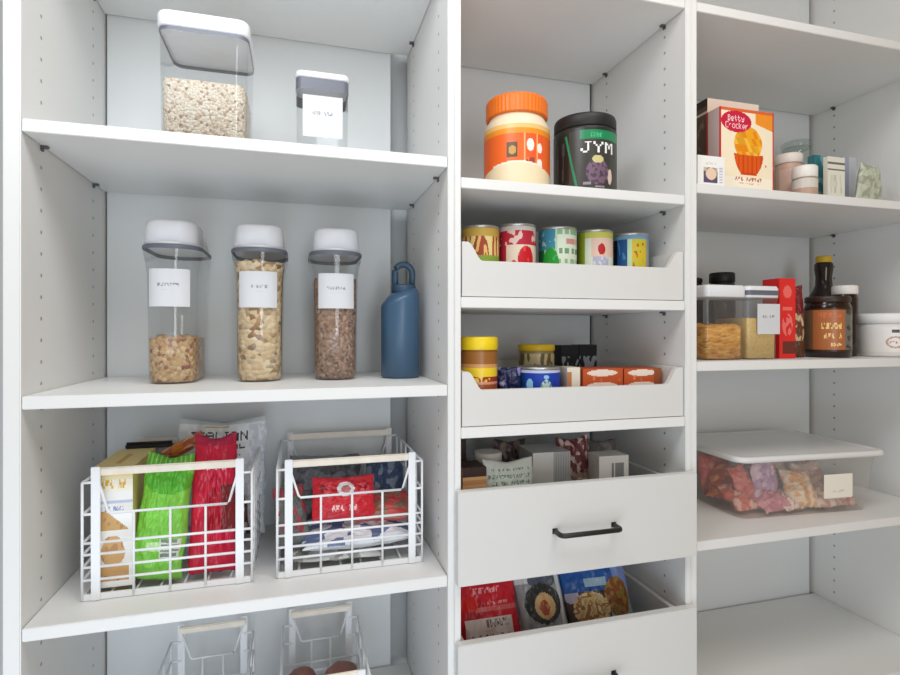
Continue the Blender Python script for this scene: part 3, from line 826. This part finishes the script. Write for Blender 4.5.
# --- right bay, second shelf
zR = H+.3275
def p_cup(u, v):
    if u < .02 or u > .975: return (206,44,48)
    if ell(u, v, .30,.845,.28,.125):
        if text(u, v, .14,.44,.85,.92,'Betty') or text(u, v, .10,.52,.765,.835,'Crocker'): return (250,220,224)
        return (206,30,66)
    if v > .965: return (228,104,52)
    if u > .66 and v > .80+.22*(.85-u): return (244,150,40)
    if ell(u, v, .52,.60,.26,.20) and v > .46:
        return [(244,170,30),(236,140,20),(250,190,60),(226,160,40)][int(h2(int(u*14+v*9),int(v*12),3)*4)]
    k = (v-.25)/.22
    if 0 < k < 1 and abs(u-.53) < .27-.11*(1-k)**2: return (226,92,20) if int(u*36)%3 else (206,70,14)
    if 0 < (v-.225)/.03 < 1 and abs(u-.53) < .15: return (206,70,20)
    if scrib(u, v, .28,.78,.155,.20,10,2): return (196,110,80)
    if scrib(u, v, .34,.72,.115,.135,12,4): return (206,160,140)
    if nz(u*22,v*30,8) > .96: return (226,130,90)
    return (250,236,206) if v > .2 else (252,244,224)
carton('baking_mix_box', 'red-edged baking mix box with orange cupcake picture', 'box', (1.0315,1.052,zR), 0, .157, .043, .2015, (214,60,52), p_cup, lambda u,v:(214,190,188) if .12 < u < .95 else (206,60,60), n=(90,110))
def p_brn(u, v):
    if v > .93: return (60,50,44)
    return (206,196,180) if .84 < v < .88 else ((96,80,66) if nz(u*7,v*12,0) > .3 else (130,112,92))
carton('baking_box', 'taller brown-sided box behind the cupcake box', 'box', (1.0435,1.107,zR), 0, .155, .07, .245, (226,216,204), lambda u,v:(236,222,206), p_brn, n=(20,40))
def p_sml(u, v):
    if inr(u, v, .22,.74,.12,.62):
        return ((236,206,180) if ell(u, v, .5,.42,.2,.2) else (96,80,110)) if v < .5 or ell(u,v,.5,.42,.2,.24) else (200,190,160)
    if inr(u, v, .80,.93,.12,.66): return (196,196,214) if int(v*22)%2 else (236,236,240)
    if scrib(u, v, .3,.7,.72,.80,8,1): return (206,200,180)
    return (245,244,242)
carton('dessert_box', 'small white box with pastry picture against the middle bay', 'box', (.8985,1.018,zR), 0, .073, .03, .069, (244,243,240), p_sml, n=(60,56))
jar('taller small jar with white lid beside the cupcake box', 'spice_jar', 1.2625, 1.15, zR, .034, .143, .026, (238,228,218), (206,170,154), lambda u,v:(222,190,176) if abs(u-.5) < .1 else (196,176,150), group='white lidded spice jars', lz=(.1,.7))
jar('shorter small jar with white lid in front of the taller one', 'spice_jar', 1.226, 1.07, zR, .028, .086, .030, (238,234,226), (196,180,160), lambda u,v:(214,208,200) if v > .5 else (190,160,140), group='white lidded spice jars', lz=(.08,.6))
carton('teal_packet', 'teal packet standing behind the cream carton', 'packet', (1.318,1.088,zR), 0, .078, .02, .128, (40,110,120), lambda u,v:(44,120,130) if noise.noise(Vector((u*4,v*7,2))) > -.15 else (120,170,172), mat='film', n=(24,40))
def p_cream(u, v):
    if .84 < v < .88 or .70 < v < .73: return (120,110,106)
    if scrib(u, v, .15,.85,.2,.6,5,4): return (196,196,180)
    return (226,224,210)
carton('cream_carton', 'narrow cream carton with dark stripes at the shelf front', 'box', (1.307,1.052,zR), 0, .056, .012, .113, (222,218,204), p_cream, n=(24,60))
carton('grey_blue_box', 'slim grey blue box between cream carton and green pouch', 'box', (1.487,1.16,zR), 0, .05, .03, .162, (150,156,170), lambda u,v:(160,166,184) if u < .5 else (190,196,204), n=(10,30))
def p_grn(u, v): return (190,195,174) if noise.noise(Vector((u*6,v*6,3))) > -.1 else (160,164,146)
pillow('green_pouch', 'pale green crumpled pouch at the right of the shelf', 'pouch', (1.462,1.088,zR+.001), (R(-4),R(8),0), .10, .122, .03, p_grn, 12, crink=.0025, taper=.35)
jar('pale clear glass jar standing behind the spice jars', 'glass_jar', 1.47, 1.31, zR, .043, .25, .02, (206,214,210), (200,210,205), bodymat='glass', lidmat='glass')

# --- right bay, third shelf
zP = H-.0650
def pantry_canister(x, y, w, d, h, lab, lz=None, seed=1, band=False):
    t = thing('food_canister', lab, 'canister', (x,y,zP), 0, 'clear canisters with white lids')
    lh = .028; zl = h-lh; rad = .012
    b = MB(); b.loft([(w-.010,d-.010,rad,.0005),(w-.006,d-.006,rad,.005),(w-.004,d-.004,rad,zl-.01),(w,d,rad,zl-.006),(w,d,rad,zl)], n=6, cap1=False); b.build('canister_body','clear',t)
    l = MB(); l.loft([(w,d,rad,zl),(w+.002,d+.002,rad,zl+.002),(w+.002,d+.002,rad,h-.006),(w-.003,d-.003,rad,h)], n=6); l.build('lid','white',t)
    if band:
        g = MB(); g.loft([(w+.0028,d+.0028,rad,zl+.006),(w+.0028,d+.0028,rad,zl+.0175)], n=6, cap0=False, cap1=False); g.build('gasket','gasket',t)
    if lz: label_card(t, lz[0], lz[1], -d/2-.0014, lz[2], lz[3], seed)
pantry_canister(.9625, 1.108, .112, .135, .1745, 'clear canister of orange pasta next to the middle bay')
content('pasta', 'orange dry pasta in the canister next to the middle bay', 'pasta', 'pasta', (.9625,1.108,zP), [(.098,.121,.008,.0025),(.10,.123,.008,.078)], 5, .006)
pantry_canister(1.0695, 1.10, .094, .12, .1745, 'clear canister of tan rice with white label beside the red box', (-.021,.045,.060,.132), 6, band=True)
content('rice', 'tan rice grains in the canister beside the red box', 'rice', 'rice', (1.0695,1.10,zP), [(.081,.107,.008,.0025),(.084,.110,.008,.097)], 8, .002)
jar('jar with black screw cap behind the pasta canister', 'black_capped_jar', 1.139, 1.25, zP, .034, .229, .027, (30,30,30), (70,58,50), lidmat='blackplastic', bodymat='darkglass', group='black capped jars', neck=.88)
jar('lower jar with black cap against the middle bay, behind the pasta canister', 'black_capped_jar', 1.045, 1.275, zP, .040, .213, .012, (34,34,34), (70,58,50), lidmat='blackplastic', bodymat='darkglass', group='black capped jars', neck=.9)
def p_rbox(u, v):
    if ell(u, v, .5,.42,.32,.14): return (236,120,110) if nz(u*8,v*22,0) > .4 else (226,40,40)
    if ell(u, v, .5,.83,.26,.08) or inr(u, v, .2,.8,.6,.64): return (240,110,100)
    if inr(u, v, .2,1,.06,.22): return (110,50,40)
    return (226,46,44)
carton('red_box', 'bright red box between rice canister and brown jar', 'box', (1.163,1.062,zP), 0, .050, .05, .197, (206,40,40), p_rbox, n=(30,70))
def p_dred(u, v):
    if v > .6: return (120,24,30)
    if v > .22: return (206,180,140) if noise.noise(Vector((u*6,v*10,4))) > .05 else (110,60,40)
    return (96,56,34)
pillow('snack_packet', 'dark red packet with cream print right of the red box', 'packet', (1.224,1.10,zP+.001), (R(-2),0,R(-6)), .062, .186, .028, p_dred, 14, crink=.004)
def p_bjar(u, v):
    if v > .95 or v < .05: return (60,36,22)
    if u < .40: return (120,88,60)
    if u > .62: return (110,110,104) if nz(u*40,v*12,0) > .4 else (60,60,58)
    for k, (a, c) in enumerate(((.78,.92),(.52,.68),(.30,.44),(.12,.22))):
        if scrib(u, v, .44+.02*k,.60,a,c-.02,5,k): return (240,210,130) if k else (206,110,70)
    return (176,104,60)
jar('brown jar with gold print standing before the dark bottle', 'sauce_jar', 1.334, 1.098, zP, .052, .157, .016, (52,34,26), (92,54,30), p_bjar, lidmat='plastic', bodymat='darkglass', lz=(.10,.80), neck=.92)
t = thing('syrup_bottle', 'dark brown bottle with yellow cap behind the brown jar', 'bottle', (1.474,1.225,zP))
b = MB(); b.lathe([(.042,.0005),(.046,.006),(.046,.14),(.042,.16),(.028,.185),(.0215,.20),(.0205,.225),(.0235,.245),(.0235,.262),(.018,.268)], (40,22,16), seg=40); b.build('bottle_body','darkglass',t)
l = MB(); l.lathe([(.0195,.266),(.0205,.268),(.0205,.281),(.018,.285)], (216,180,50), seg=32); l.build('cap','plastic',t)['label'] = 'yellow cap'
jar('slim dark jar with white cap beside the white tub', 'spice_jar', 1.427, 1.125, zP, .030, .190, .024, (236,232,228), (70,60,54), bodymat='darkglass', group=None)
x, y = 1.533, 1.094
t = thing('white_tub', 'round white tub with lid at the right end of third shelf', 'tub', (x,y,zP))
b = MB(); b.lathe([(.061,.0005),(.063,.004),(.067,.092)], (236,232,228), seg=56); b.build('tub_body','plastic',t)
l = MB(); l.lathe([(.0675,.088),(.0705,.089),(.0705,.108),(.068,.113),(.062,.1145)], (242,240,238), seg=56); l.build('lid','plastic',t)
def p_tub(u, v):
    if ell(u, v, .55,.40,.05,.24) and not ell(u, v, .55,.40,.038,.17): return (196,160,140)
    if scrib(u, v, .52,.59,.36,.46,5,2): return (170,120,110)
    if inr(u, v, .53,.57,.78,.9): return (60,66,64)
    return (238,234,230)
s = MB(); s.wrap(.0662, .012, .078, ang(x,y), p_tub, nu=200, nv=40, bulge=lambda w: -.0022+.0028*w); s.build('printed_label','film',t)

# --- right bay, fourth shelf: lidded bin
zB = H-.4615
binloc = Vector((1.250, 1.205, zB)); brz = R(-4)
t = thing('storage_bin', 'large clear lidded bin of colourful packets on fourth right shelf', 'bin', binloc, brz)
b = MB()
b.loft([(.374,.250,.02,.0006),(.380,.256,.024,.004),(.416,.290,.03,.140),(.430,.304,.03,.143),(.430,.304,.03,.147)], n=8, cap1=False)
b.build('bin_body', 'clearbin', t)
l = MB()
l.loft([(.432,.306,.03,.144),(.444,.318,.032,.146),(.444,.318,.032,.154),(.438,.312,.03,.158),(.420,.294,.026,.159),(.412,.286,.024,.1555)], n=8)
l.build('lid', 'lidbin', t)
c = MB(); c.box(.036,.122,-.1440,-.1430,.042,.102,(236,230,216), paint={'front': lambda u,v:(206,198,184) if scrib(u,v,.3,.7,.25,.33,8,2) else (236,230,216)}, n=(40,30))
o = c.build('label', 'paper', t); o['label'] = 'cream paper label'; o.rotation_euler = (0,0,0)
rot = Matrix.Rotation(brz, 4, 'Z')
def inbin(lx, ly, lz, rx, ry, rz, w, h, th, c1, c2, sd, lab):
    p = binloc + rot @ Vector((lx,ly,lz))
    pillow('snack_packet', lab, 'packet', p, (R(rx),R(ry),brz+R(rz)), w, h, th, p_foil(c1,c2,sd), sd, crink=.007, group='packets inside the lidded bin', nu=36, nv=40)
for args in (
 (-.140,-.100,.012,-58,4,14,.075,.085,.035,(222,104,78),(240,190,170),41,'coral packet in the left front corner of the bin'),
 (-.152,-.03,.016,-36,4,-48,.10,.10,.036,(206,84,48),(236,140,70),42,'rust orange packet at the left end of the bin'),
 (-.070,-.118,.012,-58,-8,4,.085,.08,.03,(226,150,160),(206,120,140),43,'pink packet low at the middle of the bin front'),
 (-.070,-.075,.024,-14,6,8,.080,.110,.035,(190,150,186),(226,196,210),44,'lilac packet standing inside the bin front'),
 (.012,-.112,.014,-34,6,-6,.085,.095,.04,(240,176,110),(246,222,190),45,'orange and cream packet at the middle of the bin front'),
 (.092,-.118,.012,-60,0,2,.095,.085,.03,(226,172,152),(246,226,210),46,'beige packet under the bin label'),
 (.150,-.03,.014,-24,0,58,.09,.095,.035,(176,130,120),(206,170,150),47,'brown packet at the right end of the bin'),
 (-.020,-.020,.012,-20,5,5,.10,.105,.05,(200,124,116),(226,170,150),48,'dull red packet at the centre of the bin'),
 (.065,-.035,.012,-15,-6,-5,.09,.105,.045,(176,150,150),(216,190,170),49,'mauve grey packet behind the orange and cream one'),
 (-.120,.045,.012,-10,0,10,.11,.11,.04,(214,84,70),(226,130,104),50,'dark coral packet at the back left of the bin'),
 (-.118,-.070,.030,-24,-6,24,.07,.090,.03,(226,116,100),(206,84,60),51,'red packet leaning at the left of the lilac one'),
 (-.02,-.118,.012,-66,0,10,.07,.07,.026,(240,226,214),(226,160,150),52,'cream packet low between the pink and orange ones'),
 (.135,-.112,.012,-56,4,-14,.07,.07,.026,(222,190,172),(206,120,110),53,'small tan packet in the right front corner of the bin'),
 (.075,-.078,.022,-20,-4,-4,.085,.095,.03,(196,166,160),(226,200,186),54,'dusky rose packet standing behind the bin label')):
    inbin(*args)

# ------------------------------------------------------------------ light
w = bpy.data.worlds.new('daylight'); scene.world = w; w.use_nodes = True
bg = w.node_tree.nodes['Background']; bg.inputs[0].default_value = (.36,.255,.16,1); bg.inputs[1].default_value = 1.0
def area(name, loc, target, sx, sy, power, color):
    L = bpy.data.lights.new(name, 'AREA'); L.shape = 'RECTANGLE'; L.size = sx; L.size_y = sy; L.energy = power; L.color = color
    o = bpy.data.objects.new(name, L); col.objects.link(o); o.location = loc
    o.rotation_euler = (Vector(target)-Vector(loc)).to_track_quat('-Z','Y').to_euler()
    return o
area('window_light', (.3,-2.2,1.7), (.3,1.2,1.5), .55, 1.5, 30, (.55,.60,.64))
area('ceiling_light', (.6,.1,2.87), (.6,.11,0), .8, .8, 30, (.485,.46,.435))
area('low_front_fill', (-.3,-1.4,.75), (0,1.2,1.5), 1.8, .9, 30, (.26,.33,.385))  # added fill lamp low in front of the bays, not a window
area('low_left_fill', (-.4,-.05,.5), (-.15,1.3,1.0), 1.1, .8, 30, (.155,.19,.235))  # added fill, stands in for daylight bounced onto the lower left bay
area('upper_left_fill', (-.2,.45,2.4), (-.1,1.2,1.9), .6, .4, 30, (.18,.192,.205))  # added fill lamp out of view, brightens the upper left shelves

# ------------------------------------------------------------------ camera
cam = bpy.data.cameras.new('camera'); co = bpy.data.objects.new('camera', cam); col.objects.link(co)
cam.sensor_width = 36; cam.lens = 543/900*36; cam.shift_y = -5.5/900; cam.clip_start = .02
co.location = (0,0,H); co.rotation_euler = (R(90),0,R(-15.74))
scene.camera = co

# real-world size
for o in list(scene.objects):
    if o.parent is None:
        o.location = Vector(o.location)*S
        if o.type in ('MESH','EMPTY'): o.scale = (S,S,S)
        if o.type == 'LIGHT': o.data.size *= S; o.data.size_y *= S; o.data.energy *= S*S

scene.view_settings.view_transform = 'Standard'; scene.view_settings.look = 'None'
scene.view_settings.gamma = 1; scene.view_settings.exposure = -.01
scene.view_settings.use_curve_mapping = False
scene.cycles.transparent_max_bounces = 24
scene.cycles.max_bounces = 10
